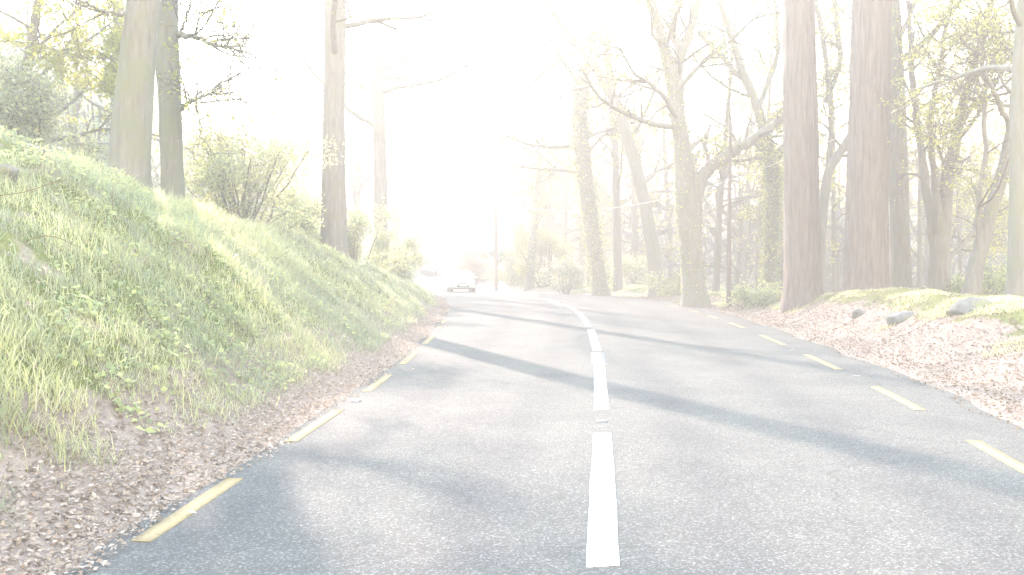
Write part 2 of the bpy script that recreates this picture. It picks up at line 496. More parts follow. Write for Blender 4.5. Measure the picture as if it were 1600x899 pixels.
yl = [(847, 747), (690, 640), (612, 585), (569, 548), (537, 524), (517, 510), (505, 500)]
for a_, b_ in yl: dash(ROAD_L, d_of(a_), d_of(b_), .13, M['yellow_paint'], 'yellow_edge_dash')
dash(ROAD_L, 1.2, 3.4, .13, M['yellow_paint'], 'yellow_edge_dash')
yr = [(750, 687), (640, 603), (577, 553), (538, 523), (512, 503), (497, 492), (488, 484), (480, 477)]
for a_, b_ in yr: dash(ROAD_R, d_of(a_), d_of(b_), .14, M['yellow_paint'], 'yellow_edge_dash')
wl = [(886, 678), (642, 572), (549, 516), (510, 488), (485, 475), (473, 468)]
for a_, b_ in wl: dash(ROAD_C, d_of(a_), d_of(b_), .18, M['white_paint'], 'white_centre_dash')
dash(ROAD_C, -1.0, 3.6, .18, M['white_paint'], 'white_centre_dash')
dash(ROAD_C, d_of(571), d_of(551), .26, M['patch'], 'tar_patch', label='dark tar patch interrupting the white centre line')

def stud(x, y, lit):
    z = float(road_z(x, y))
    bf = Buf()
    pr = [(-.07, 0), (-.055, .012), (-.03, .018), (.03, .018), (.055, .012), (.07, 0)]
    v = np.array([[x + sx * .06 * (1 if abs(a_) < .06 else .8), y + a_, z - .004 + b_] for a_, b_ in pr for sx in (-1, 1)])
    f = [[2 * i, 2 * i + 1, 2 * i + 3, 2 * i + 2] for i in range(5)]
    f += [[0, 2, 4, 6], [6, 8, 10, 0], [1, 7, 5, 3], [1, 11, 9, 7]]
    bf.add(v, f)
    s_ = obj('road_stud', bf.mesh('road_stud', M['rubber']), road)
    for sx in (-1, 1):
        b2 = Buf(); box(b2, (x + sx * .026, y - .045, z + .012), (.038, .018, .014))
        obj('reflector', b2.mesh('reflector', M['reflector']), s_)
for row in (660, 559, 513, 486):
    d_ = d_of(row); stud(float(interp(d_, ROAD_C)), d_, True)
d_ = d_of(627); stud(float(interp(d_, ROAD_L)) + .05, d_, True)
d_ = d_of(587); stud(float(interp(d_, ROAD_R)) + .05, d_, True)

LAKE_Z = -4.2
bx_ = np.array([16, 24, 40, 90, 200, 380.]); by_ = np.array([-25, 0, 30, 60, 100, 160, 240, 330, 400.])
LX, LY = np.meshgrid(bx_, by_)
idx = np.arange(LX.size).reshape(LX.shape)
q = np.stack([idx[:-1, :-1], idx[:-1, 1:], idx[1:, 1:], idx[1:, :-1]], -1).reshape(-1, 4)
lake = obj('lake_water', mesh_np('lake_water', np.column_stack([LX.ravel(), LY.ravel(), np.full(LX.size, LAKE_Z)]), q, M['water']))
tag(lake, kind='structure')

# ------------------------------------------------------------------ trees
def resample(pts, n):
    pts = np.asarray(pts, float)
    s = np.concatenate([[0], np.cumsum(np.linalg.norm(np.diff(pts[:, :3], axis=0), axis=1))])
    t = np.linspace(0, s[-1], n)
    out = np.column_stack([np.interp(t, s, pts[:, k]) for k in range(pts.shape[1])])
    k = max(1, n // (2 * len(pts)))          # round the corners a little
    if k > 1:
        ker = np.hanning(2 * k + 1); ker /= ker.sum()
        pad = np.pad(out, ((k, k), (0, 0)), mode='reflect', reflect_type='odd')
        out = np.column_stack([np.convolve(pad[:, j], ker, 'valid') for j in range(out.shape[1])])
    return out

def walk(start, direction, length, n, wob, rise, r_):
    """N wandering paths at once. start (N,3) direction (N,3) length (N,)"""
    N = len(start); d = direction / (np.linalg.norm(direction, axis=1, keepdims=True) + 1e-9)
    pts = [start]; st = (length / (n - 1))[:, None]
    for i in range(n - 1):
        d = d + r_.normal(size=(N, 3)) * wob; d[:, 2] += rise
        d /= np.linalg.norm(d, axis=1, keepdims=True)
        pts.append(pts[-1] + d * st)
    return np.stack(pts, 1)

def side_dirs(tan, ang, r_):
    N = len(tan); k = r_.normal(size=(N, 3)); k -= (k * tan).sum(1, keepdims=True) * tan
    k /= np.linalg.norm(k, axis=1, keepdims=True) + 1e-9
    return tan * np.cos(ang)[:, None] + k * np.sin(ang)[:, None]

def pick(paths, count, lo, hi, r_):
    """random points and tangents along paths (N,n,3)"""
    N, n, _ = paths.shape
    pi = np.repeat(np.arange(N), count)
    t = (lo + (hi - lo) * r_.random(len(pi))) * (n - 1)
    i = np.minimum(t.astype(int), n - 2); fr = (t - i)[:, None]
    p = paths[pi, i] * (1 - fr) + paths[pi, i + 1] * fr
    tan = paths[pi, i + 1] - paths[pi, i]; tan /= np.linalg.norm(tan, axis=1, keepdims=True) + 1e-9
    return p, tan, pi, t / (n - 1)

def grow(limb_paths, limb_r, tw, lf_pts, r_, nb, blen, nt_, tlen, rise=.03, leaves=0, leaf_spread=.12, tr=.005):
    """branches and twigs on limbs; twig tips collect leaves"""
    p, t, pi, f = pick(limb_paths, nb, .22, 1.0, r_)
    r0 = np.interp(f, [0, 1], [.45, .9]) * limb_r[pi] * np.interp(f, [0, 1], [.75, .2])
    r0 = np.maximum(r0, .008)
    L = blen * (1.25 - .6 * f) * (.5 + .9 * r_.random(len(p)))
    bp = walk(p, side_dirs(t, .5 + .7 * r_.random(len(p)), r_), L, 6, .18, rise, r_)
    tubes(tw, bp, r0[:, None] * np.linspace(1, .3, 6)[None], 4)
    p2, t2, pi2, f2 = pick(bp, nt_, .15, 1.0, r_)
    L2 = tlen * (.4 + r_.random(len(p2)))
    tp = walk(p2, side_dirs(t2, .4 + .7 * r_.random(len(p2)), r_), L2, 4, .25, rise * .6, r_)
    tubes(tw, tp, np.full((len(p2), 1), tr) * np.linspace(1, .5, 4)[None], 3)
    p3, t3, pi3, f3 = pick(tp, 1, .3, .9, r_)
    tp3 = walk(p3, side_dirs(t3, .5 + .5 * r_.random(len(p3)), r_), tlen * .5 * (.4 + r_.random(len(p3))), 3, .22, 0, r_)
    tubes(tw, tp3, np.full((len(p3), 1), tr * .7) * np.linspace(1, .6, 3)[None], 3)
    if leaves > 0:
        allp = np.concatenate([tp[:, 1:].reshape(-1, 3), tp3[:, 1:].reshape(-1, 3)])
        cnt = r_.poisson(leaves, len(allp))
        # leaves come in sprays: some twigs full, many bare
        key = vnoise(allp[:, 0] + allp[:, 1] * .7, allp[:, 2] * 1.6 + allp[:, 1] * .4, .9, 31)
        cnt = np.where(key > -.05, cnt * 5 // 2, cnt // 3)
        q_ = np.repeat(allp, cnt, 0)
        lf_pts.append(q_ + r_.normal(size=q_.shape) * leaf_spread * np.array([1, 1, .55]))

TREES = 0
def make_tree(name, label, d, path, mat='grey', height=16, limbs=(), auto=6, limb_len=4.0, zmin=4.0, nb=7, blen=1.6, ntw=6, tlen=.7, leaves=0.0,
              leaf='spring_leaf', leaf_size=.09, ivy=0, ivy_to=6.0, sides=14, flare=.35, rough=.06, ridges=0, category='tree', group=None, lean_depth=0.0, seed=None, bend=0.0, tip=.25, rise=.05, tr=.009, ivy_spread=.16):
    global TREES
    TREES += 1
    r_ = np.random.default_rng(100 + TREES if seed is None else seed)
    pts = []
    for k, (px, py, w) in enumerate(path):
        q_ = P(px, py, d + lean_depth * k); pts.append([*q_, w * d / F / 2])
    pts = np.array(pts)
    gz = float(ground_z(pts[0, 0], pts[0, 1]))
    dirv = pts[1, :3] - pts[0, :3]; dirv /= np.linalg.norm(dirv)
    pts[0, 2] = min(pts[0, 2], gz + .05) if pts[0, 2] < pts[1, 2] else gz
    if pts[0, 2] < gz - .6: pts[0, 2] = gz
    base = np.array([pts[0, 0], pts[0, 1], gz])
    pts = np.vstack([[pts[0, 0], pts[0, 1], min(gz, pts[0, 2]) - .45, pts[0, 3]], pts])
    # go on above the frame
    top = pts[-1, :3].copy(); dv = pts[-1, :3] - pts[-2, :3]; dv /= np.linalg.norm(dv)
    r0 = pts[-1, 3]; rem = height - (top[2] - gz)
    if rem > .5:
        n_ = max(3, int(rem / 1.5))
        for i in range(n_):
            dv = dv + np.array([*(r_.normal(size=2) * .05), .12]); dv /= np.linalg.norm(dv)
            top = top + dv * rem / n_
            pts = np.vstack([pts, [*top, r0 * (1 - (1 - tip) * (i + 1) / n_)]])
    n = max(16, int(np.linalg.norm(np.diff(pts[:, :3], axis=0), axis=1).sum() / (.16 if ridges else .32)))
    pt = resample(pts, n)
    rad = pt[:, 3].copy()
    hgt = pt[:, 2] - gz
    rad *= 1 + flare * np.exp(-np.clip(hgt, 0, 50) / .35)
    root = empty(name, base)
    tag(root, label, category, group)
    # trunk with uneven outline and buttresses / furrows
    sd_ = sides * (3 if ridges else 1)
    tb = Buf(); tubes(tb, pt[:, :3], rad, sd_)
    v = tb.v[0].reshape(n, sd_, 3)
    c = pt[:, None, :3]
    ang = np.arange(sd_) / sd_ * 2 * math.pi
    dz = pt[:, 2][:, None]
    off = rough * (vnoise(np.cos(ang)[None] * 1.3 + np.sin(ang)[None] * .9 + 0 * dz, dz * .8 + np.sin(ang)[None] * 2, .55, 41 + TREES) +
                   .5 * vnoise(np.cos(ang)[None] * 3 + 0 * dz, dz * 2.0 + np.sin(ang)[None] * 4, .6, 51 + TREES))
    off = off + .10 * np.exp(-np.clip(hgt, 0, 50)[:, None] / .5) * np.sin(ang * 5 + TREES)[None]
    if ridges:
        ph = 1.2 * vnoise(dz + 0 * ang[None], 0 * dz + 0 * ang[None], 1.6, 5)
        off = off + ridges * (np.abs(np.sin(ang * 7.5 + ph + 1.5 * vnoise(dz * .5 + 0 * ang[None], ang[None] * 2 + 0 * dz, .5, 9))) - .5) + ridges * .7 * vnoise(ang[None] * 9 + 0 * dz, dz * .35 + 0 * ang[None], .35, 77)
    tb.v[0] = (c + (v - c) * (1 + off[..., None])).reshape(-1, 3)
    obj('trunk', tb.mesh('trunk', M[mat], True, base), root)
    # limbs
    tw = Buf(); lf_pts = []; lp_all = []; lr_all = []
    for lb in limbs:
        lpx = np.array([[*P(px, py, d + dd), w * d / F / 2] for (px, py, w, dd) in lb])
        n_ = 24
        lpp = resample(lpx, n_)
        lpp[:, :3] += r_.normal(size=(n_, 3)) * .02
        bf = Buf(); tubes(bf, lpp[:, :3], lpp[:, 3], 9)
        o = obj('limb', bf.mesh('limb', M[mat], True, base), root)
        k = np.linspace(0, n_ - 1, 12).astype(int)
        lp_all.append(lpp[k, :3][None]); lr_all.append([lpp[0, 3]])
    if auto:
        sel = np.where(hgt > zmin)[0]
        ii = np.clip(r_.choice(sel, auto, replace=auto > len(sel)), 0, n - 2)
        tt = (pt[ii, 2] - gz - zmin) / max(1, height - zmin)
        st = pt[ii, :3]; tan = pt[np.minimum(ii + 1, n - 1), :3] - st; tan /= np.linalg.norm(tan, axis=1, keepdims=True)
        ang_ = 1.25 - .5 * tt + .2 * r_.normal(size=auto)
        L = limb_len * (1.1 - .55 * tt) * (.7 + .6 * r_.random(auto))
        lp = walk(st, side_dirs(tan, ang_, r_), L, 12, .13, rise, r_)
        lr = np.minimum(.42 * pt[ii, 3], .02 + .022 * L)
        for k in range(auto):
            bf = Buf(); tubes(bf, lp[k], lr[k] * np.linspace(1, .2, 12), 7)
            obj('limb', bf.mesh('limb', M[mat], True, base), root)
        lp_all.append(lp); lr_all.append(lr)
    if lp_all:
        grow(np.concatenate(lp_all), np.concatenate(lr_all), tw, lf_pts, r_, nb, blen, ntw, tlen, rise * .5, leaves, tr=tr)
        tag(obj('twigs', tw.mesh('twigs', M['twig'], False, base), root), kind='stuff')
    if lf_pts and sum(map(len, lf_pts)):
        bf = Buf(); leaf_quads(bf, np.concatenate(lf_pts), leaf_size, r_, flat=.45)
        obj('crown', bf.mesh('crown', M[leaf], False, base), root)
    if ivy:
        t = r_.random(ivy) ** .8
        hz = t * ivy_to
        ci = np.array([np.interp(hz, hgt, pt[:, k]) for k in range(3)]).T
        rr_ = np.interp(hz, hgt, rad)
        a_ = r_.random(ivy) * 2 * math.pi
        thick = ivy_spread * (.5 + .8 * np.abs(vnoise(hz * 1.3, a_ * .8, .7, 61 + TREES)) + .5 * vnoise(hz, a_, .4, 62))
        ro = rr_ + np.abs(r_.normal(size=ivy)) * np.clip(thick, .02, 1)
        pos = ci + np.column_stack([np.cos(a_) * ro, np.sin(a_) * ro, r_.normal(size=ivy) * .05])
        bf = Buf(); leaf_quads(bf, pos, .08, r_, flat=0, aspect=.85)
        obj('ivy', bf.mesh('ivy', M['ivy_leaf'], False, base), root)
    return root

# --- left bank
make_tree('bank_tree', 'thick mossy trunk standing highest on the grassy left bank', 17.5,
          [(199, 292, 62), (207, 180, 58), (216, 90, 54), (226, 0, 52)], 'oak', 15, flare=.35, sides=22, zmin=6.3, auto=9, limb_len=4.2, ivy=0,
          limbs=[[(204, 24, 9, 0), (185, 22, 6, -.3), (150, 14, 4, -.6), (120, -5, 3, -1)]], rough=.05, leaves=1.2, nb=8)
make_tree('bank_tree', 'second trunk close behind the thick mossy one, forked twig on its right side', 21.5,
          [(271, 288, 34), (266, 170, 34), (262, 90, 38), (258, 0, 36)], 'oak', 15, sides=18, zmin=5.6, auto=9, limb_len=4.2,
          limbs=[[(278, 172, 9, 0), (295, 160, 6, -.2), (320, 150, 4, -.4), (345, 140, 2.5, -.5)],
                 [(274, 55, 12, 0), (300, 56, 8, -.3), (335, 70, 5, -.6), (380, 82, 3, -1)],
                 [(274, 60, 6, 0), (290, 35, 4, -.3), (297, 5, 3, -.6), (305, -30, 2, -1)]], leaves=.5, nb=18, ntw=8)
make_tree('bank_tree', 'straight trunk in the sun glare where the left bank starts to fall', 29,
          [(522, 392, 42), (521, 250, 36), (523, 100, 33), (524, 0, 32)], 'grey', 17, sides=16, zmin=6.5, auto=9, limb_len=4.5, leaves=.5, flare=.3)
make_tree('bank_tree', 'slimmer trunk in the glare right of the straight bank tree', 42,
          [(596, 408, 22), (594, 250, 20), (590, 100, 18), (588, 0, 17)], 'grey', 17, sides=14, zmin=6.5, auto=10, limb_len=5, leaves=.5)
make_tree('background_tree', 'pale thin trunk rising behind the thick mossy bank trunk on its left', 34,
          [(182, 260, 18), (183, 120, 17), (185, 0, 15)], 'grey', 15, zmin=4, auto=8, limb_len=3.5, leaves=.8)
make_tree('background_tree', 'leafy tree overhanging the top left corner above the evergreen shrub', 24,
          [(30, 240, 20), (40, 120, 16), (60, 0, 12)], 'grey', 11, zmin=2.2, auto=18, limb_len=3.8, leaves=4.0, leaf='spring_leaf', leaf_size=.11, rise=.0)
for k, (px, d_, h_, lab) in enumerate([(560, 62, 19, 'faint tall tree between the straight and the slimmer glare trunk'),
                                       (622, 74, 19, 'faint tall tree just right of the slimmer glare trunk'),
                                       (478, 70, 18, 'faint tall tree just left of the straight glare trunk'),
                                       (425, 80, 19, 'faint tall tree above the low shrub, leftmost of the glare trees'),
                                       (652, 96, 19, 'faint tall tree nearest the road gap, rightmost of the glare trees')]):
    x_ = (px - 800) * d_ / F
    gz = float(ground_z(x_, d_)); row = 449.5 - (gz - CAM_Z) * d_ ** -1 * F
    make_tree('glare_tree', lab, d_, [(px, row, 13), (px - 3, row - 120, 11), (px + 2, row - 220, 9)],
              'grey', h_, zmin=5, auto=11, limb_len=5, leaves=.7, leaf_size=.11, group='faint trees in the sun glare', nb=6, ntw=4, tr=.012)

# --- right side: the two great trunks and their neighbours
make_tree('redwood_tree', 'huge straight furrowed trunk, left one of the two thickest beside the road', 28,
          [(1255, 474, 58), (1253, 380, 54), (1251, 200, 51), (1248, 0, 47)], 'redwood', 19, sides=20, ridges=.05, rough=.02, zmin=12, auto=7, limb_len=3.5, flare=.2, leaves=.3)
make_tree('redwood_tree', 'thickest straight furrowed trunk behind the mossy mound with boulder', 26,
          [(1352, 468, 66), (1354, 350, 62), (1358, 180, 60), (1362, 0, 57)], 'redwood', 19, sides=20, ridges=.05, rough=.02, zmin=12, auto=7, limb_len=3.5, flare=.15, leaves=.3)
make_tree('roadside_tree', 'medium smooth trunk half hidden right behind the thickest furrowed trunk', 29,
          [(1408, 462, 30), (1404, 250, 29), (1398, 100, 27), (1392, 0, 26)], 'grey', 16, zmin=7, auto=8, limb_len=4, leaves=1.2, sides=16)
make_tree('roadside_tree', 'dark trunk cut by the right edge of the picture', 21,
          [(1592, 492, 34), (1593, 300, 30), (1596, 100, 26), (1602, 0, 24)], 'oak', 14, zmin=4, auto=10, limb_len=4, leaves=1.6, sides=16, rise=.02)
make_tree('twisted_tree', 'many-stemmed twisted tree right of the thickest trunks', 27,
          [(1468, 470, 32), (1468, 400, 30), (1478, 300, 20), (1500, 180, 15), (1535, 60, 11), (1550, 0, 9)], 'grey', 12, zmin=3, auto=9, limb_len=3.4,
          limbs=[[(1464, 420, 17, 0), (1452, 330, 14, .1), (1440, 240, 12, .3), (1425, 130, 9, .5), (1420, 0, 7, .7)],
                 [(1470, 380, 15, 0), (1462, 300, 11, -.4), (1452, 200, 9, -.8), (1470, 90, 7, -1), (1490, -20, 5, -1.2)],
                 [(1476, 410, 9, 0), (1500, 385, 7, .3), (1530, 350, 5, .6), (1550, 300, 4, .8)],
                 [(1495, 205, 9, 0), (1530, 150, 6, -.4), (1570, 110, 5, -.8), (1610, 90, 4, -1.2)]], leaves=2.2, nb=11, blen=1.5, ntw=7)
make_tree('leaning_tree', 'trunk leaning right with a close second stem near the right edge', 24,
          [(1515, 482, 26), (1524, 420, 23), (1545, 340, 22), (1570, 260, 19), (1584, 180, 15), (1592, 60, 12), (1600, 0, 10)], 'grey', 11, zmin=3, auto=8, limb_len=3,
          limbs=[[(1528, 410, 12, 0), (1530, 330, 9, -.2), (1538, 240, 8, -.3), (1540, 140, 6, -.4), (1525, 30, 5, -.6)],
                 [(1580, 200, 9, 0), (1550, 140, 7, -.6), (1530, 90, 5, -1), (1500, 60, 4, -1.4)]], leaves=2.2, nb=10)
# --- right side, middle distance
make_tree('forked_tree', 'big forked tree with a heavy limb reaching right towards the great trunk', 34,
          [(1086, 470, 38), (1080, 400, 34), (1074, 320, 40), (1066, 230, 26), (1052, 140, 21), (1034, 60, 17), (1016, 0, 15)], 'oak', 16, zmin=6, auto=9, limb_len=4.5, sides=18,
          limbs=[[(1084, 350, 24, 0), (1088, 290, 24, -.1), (1108, 262, 20, -.2), (1150, 232, 17, -.3), (1190, 210, 15, -.4), (1222, 184, 13, -.5), (1255, 140, 9, -.6)],
                 [(1070, 270, 20, .2), (1062, 190, 17, .5), (1058, 110, 17, .8), (1080, 40, 15, 1), (1098, -20, 12, 1.2)],
                 [(1062, 110, 14, .8), (1052, 50, 11, 1), (1058, -20, 9, 1)]], leaves=1.6, nb=11, ivy=2200, ivy_to=11, ivy_spread=.05)
make_tree('leaning_tree', 'slender mossy trunk bending far left over the road', 43,
          [(1027, 455, 24), (1022, 400, 22), (1008, 320, 20), (988, 240, 18), (965, 165, 17), (930, 105, 15), (895, 60, 11), (850, 0, 8)], 'oak', 15, zmin=5, auto=10, limb_len=4.5,
          limbs=[[(965, 165, 9, 0), (950, 110, 7, -.5), (940, 50, 6, -.7), (955, -20, 5, -.9)],
                 [(905, 75, 7, 0), (880, 90, 5, -.4), (845, 115, 4, -.6), (815, 150, 3, -.8), (800, 200, 2, -1)]], leaves=1.0, nb=11, rise=.0)
make_tree('ivy_tree', 'ivy-clad trunk at the bend of the road with bare lower bark', 45,
          [(940, 458, 24), (930, 400, 24), (920, 320, 23), (910, 250, 26), (905, 180, 26), (915, 100, 18), (940, 0, 14)], 'oak', 15, zmin=6, auto=10, limb_len=4.5,
          ivy=9000, ivy_to=11, leaves=1.6, ivy_spread=.3, leaf_size=.11)
make_tree('slim_tree', 'slim straight trunk between the ivy-clad trunk and the left-bending one', 48,
          [(966, 456, 13), (964, 350, 13), (962, 250, 12), (955, 150, 11), (945, 0, 9)], 'grey', 15, zmin=5, auto=10, limb_len=4, leaves=1.5, leaf_size=.1)
make_tree('slim_tree', 'thin straight reddish-brown trunk standing between forked tree and great trunk', 32,
          [(1139, 478, 7.5), (1139, 380, 7), (1140, 300, 6), (1142, 200, 5)], 'redwood', 7.2, zmin=4.2, auto=4, limb_len=1.4, nb=4, blen=.7, leaves=.3)
make_tree('ivy_tree', 'ivy-covered tree leaning against the left side of the great trunk', 36,
          [(1200, 474, 20), (1204, 400, 20), (1208, 320, 20), (1206, 260, 18), (1185, 170, 15), (1160, 110, 12), (1125, 0, 10)], 'oak', 15, zmin=5, auto=10, limb_len=4,
          limbs=[[(1206, 270, 12, 0), (1222, 230, 10, .1), (1250, 190, 9, .3)], [(1190, 185, 10, 0), (1165, 130, 9, .2), (1120, 80, 8, .4), (1090, 50, 6, .6)],
                 [(1185, 170, 8, 0), (1215, 90, 8, .3), (1212, 0, 6, .5)]],
          ivy=5000, ivy_to=6, leaves=1.6, ivy_spread=.16)
make_tree('roadside_tree', 'tree behind the gap of the two thickest trunks with a limb crossing it', 33,
          [(1282, 470, 14), (1284, 360, 13), (1292, 270, 14), (1325, 220, 13)], 'grey', 13, zmin=3, auto=9, limb_len=3.5,
          limbs=[[(1290, 285, 10, 0), (1300, 200, 8, .3), (1290, 90, 8, .5), (1275, 0, 8, .6)], [(1290, 160, 7, .5), (1315, 100, 9, .6), (1302, 0, 9, .8)]], leaves=2.6, nb=10)
make_tree('slim_tree', 'narrow ivy-dotted tree beyond the bend left of the ivy-clad trunk', 58,
          [(826, 445, 13), (832, 380, 12), (838, 330, 10), (842, 250, 8)], 'oak', 10, zmin=3, auto=10, limb_len=3.2, ivy=3000, ivy_to=8, leaves=1.8, leaf_size=.11, ivy_spread=.25)
specs = [(880, 66, 9, 'slender hazy tree in the gap left of the ivy-clad trunk at the bend'),
         (990, 55, 8, 'slender hazy tree between the slim straight trunk and the left-bending trunk'),
         (1050, 58, 9, 'slender hazy tree between the left-bending trunk and the big forked tree'),
         (1118, 40, 11, 'slender hazy tree just right of the big forked tree'),
         (1160, 52, 10, 'slender hazy tree just right of the thin reddish-brown trunk'),
         (1182, 44, 9, 'slender hazy tree just left of the ivy-covered tree by the great trunk'),
         (1303, 40, 8, 'slender hazy tree in the gap between the two thickest trunks'),
         (1437, 38, 9, 'slender hazy tree between the half-hidden medium trunk and the many-stemmed tree'),
         (1502, 40, 8, 'slender hazy tree between the many-stemmed tree and the right-leaning trunk'),
         (1568, 46, 8, 'slender hazy tree between the right-leaning trunk and the right edge trunk')]
for k, (px, d_, w, lab) in enumerate(specs):
    x_ = (px - 800) * d_ / F
    gz = float(ground_z(x_, d_)); row = 449.5 - (gz - CAM_Z) / d_ * F
    s_ = rng.normal() * 10
    make_tree('shore_tree', lab, d_,
              [(px, row, w), (px + s_ * .3, row - 110, w * .9), (px + s_, row - 250, w * .75)], 'grey', 12 + 3 * rng.random(), zmin=2.2, auto=13, limb_len=3.6, leaves=1.8,
              leaf_size=.10, group='slender lakeside trees', nb=8, blen=1.5, ntw=5, tr=.011, sides=9, rise=.02)

# ------------------------------------------------------------------ shrubs
def shrub(name, label, px, py_base, d, rx, h, n_leaves, mat, size, seed, group=None, lumps=14, flat=.1, stems=10, open_=.5, dry=None, ry=None):
    r_ = np.random.default_rng(seed)
    x = (px - 800) * d / F; y = d; gz = float(ground_z(x, y))
    base = np.array([x, y, gz])
    root = empty(name, base); tag(root, label, 'shrub', group)
    ry = ry or rx
    cs = np.column_stack([r_.normal(size=lumps) * rx * .5, r_.normal(size=lumps) * ry * .5, h * (.12 + .8 * r_.random(lumps))])
    sh = 1 - .55 * np.clip(cs[:, 2] / h - .4, 0, 1)
    cs[:, 0] *= sh; cs[:, 1] *= sh
    cr = np.minimum(rx, h) * (.24 + .22 * r_.random(lumps))
    bf = Buf()
    st = np.repeat(base[None], lumps, 0) + np.column_stack([r_.normal(size=(lumps, 2)) * rx * .12, np.full(lumps, -.1)])
    t = np.linspace(0, 1, 7)[None, :, None]
    mid = st[:, None] * (1 - t) + (base + cs)[:, None] * t + r_.normal(size=(lumps, 7, 3)) * .04 * np.sin(t * math.pi)
    tubes(bf, mid, (.012 + .010 * h) * np.repeat(np.linspace(1, .3, 7)[None], lumps, 0), 5)
    lpp = []; fine = Buf()
    k = r_.integers(0, lumps, n_leaves // 9)
    dirs = r_.normal(size=(len(k), 3)); dirs /= np.linalg.norm(dirs, axis=1, keepdims=True)
    rad = cr[k] * r_.random(len(k)) ** .45 * (.8 + .5 * r_.random(len(k)))
    sp = base + cs[k] + dirs * rad[:, None] * np.array([1, 1, .85])
    sp[:, 2] = np.maximum(sp[:, 2], gz + .05)
    if len(k):
        ss = np.stack([(base + cs[k]) * .55 + sp * .45, sp], 1)
        tubes(bf, ss, np.tile([[.006, .003]], (len(k), 1)), 3)
    lp = np.repeat(sp, 9, 0) + r_.normal(size=(len(sp) * 9, 3)) * size * 1.3
    bl = Buf(); leaf_quads(bl, lp, size, r_, flat=flat)
    tag(obj('stems', bf.mesh('stems', M['twig'], False, base), root), kind='stuff')
    obj('foliage', bl.mesh('foliage', M[mat], False, base), root)
    return root

shrub('evergreen_shrub', 'big dark evergreen shrub at the left edge above the bank', 25, 240, 20.5, 1.7, 3.6, 17000, 'dark_leaf', .08, 301, lumps=24)
shrub('leafy_shrub', 'broad rounded green shrub on the bank right of the two mossy trunks', 378, 350, 26.5, 2.3, 3.6, 22000, 'green_leaf', .08, 302, lumps=50)
shrub('leafy_shrub', 'bright green shrub at the foot of the slim glare trunk by the road', 612, 420, 37, 1.1, 2.3, 12000, 'green_leaf', .085, 303, lumps=18)
shrub('leafy_shrub', 'low green shrub between the broad shrub and the straight glare trunk', 455, 370, 29, 1.5, 2.2, 14000, 'green_leaf', .08, 304)
shrub('leafy_shrub', 'small shrub on the bank crest left of the thick mossy trunk', 138, 245, 20, .8, 1.0, 6000, 'green_leaf', .07, 305)
shrub('leafy_shrub', 'green shrub filling the gap between the two glare trunks', 558, 390, 33, 1.3, 2.6, 10000, 'green_leaf', .08, 306)
shrub('roadside_bush', 'dark dense bush at the foot of the ivy-clad trunk', 885, 455, 50, 1.0, 2.0, 5000, 'dark_leaf', .1, 307)
shrub('roadside_bush', 'pale green bush beside the pole at the bend', 802, 440, 64, 1.8, 2.2, 9000, 'green_leaf', .12, 308)
shrub('roadside_bush', 'yellow-green tall bush left of the ivy-clad trunk', 850, 440, 58, 1.8, 4.6, 12000, 'spring_leaf', .11, 309, lumps=20)
shrub('bracken_patch', 'brown dead bracken patch right of the two cars', 742, 430, 74, 2.0, 2.6, 8000, 'bracken', .12, 310)
shrub('roadside_bush', 'low leafy plants between the thin brown trunk and the great trunk', 1178, 470, 31, 1.3, .75, 3200, 'green_leaf', .08, 311, lumps=20)
shrub('roadside_bush', 'small low bush at the left foot of the forked tree', 1050, 455, 42, 1.4, 1.0, 5000, 'green_leaf', .09, 312)
shrub('roadside_bush', 'leafy bush behind the mound near the right picture edge', 1560, 470, 27, 1.3, 1.5, 5000, 'green_leaf', .08, 313)
shrub('roadside_bush', 'low bush seen between the leaning tree and the many-stemmed tree', 1490, 465, 31, 1.2, 1.2, 3600, 'green_leaf', .08, 314)
shrub('roadside_bush', 'hazy bush between the ivy-clad trunk and the left-bending trunk', 990, 450, 52, 1.6, 1.6, 6000, 'green_leaf', .1, 315)

# far woodland on the hillside: one mass
fw = Buf(); ft = Buf(); r_ = np.random.default_rng(55)
for k in range(420):
    y_ = 105 + 190 * r_.random() ** 1.2; x_ = -130 + 200 * r_.random()
    if abs(x_ - float(interp(y_, ROAD_C))) < 7: continue
    if x_ > 18 and y_ < 150: continue
    z_ = float(ground_z(x_, y_)); h_ = 5 + 4 * r_.random()
    if z_ < LAKE_Z: continue
    n_ = 100
    t = r_.random(n_) ** .7
    a_ = r_.random(n_) * 6.283; rr_ = (.25 + (1 - t) * h_ * .22) * np.sqrt(r_.random(n_))
    pts = np.column_stack([x_ + np.cos(a_) * rr_, y_ + np.sin(a_) * rr_, z_ + .8 + t * (h_ - .8)])
    leaf_quads(fw, pts, .9, r_, flat=.3)
    tubes(ft, np.array([[x_, y_, z_ - .3], [x_, y_, z_ + h_ * .9]]), np.array([.18, .05]), 5)
o = obj('far_woodland', fw.mesh('far_woodland', M['dark_leaf'])); tag(o, 'hazy distant wood covering the hillside beyond the bend', 'woodland', kind='stuff')
o = obj('far_woodland_trunks', ft.mesh('far_woodland_trunks', M['twig'])); tag(o, 'bare hazy trunks of the distant hillside wood', 'woodland', kind='stuff')

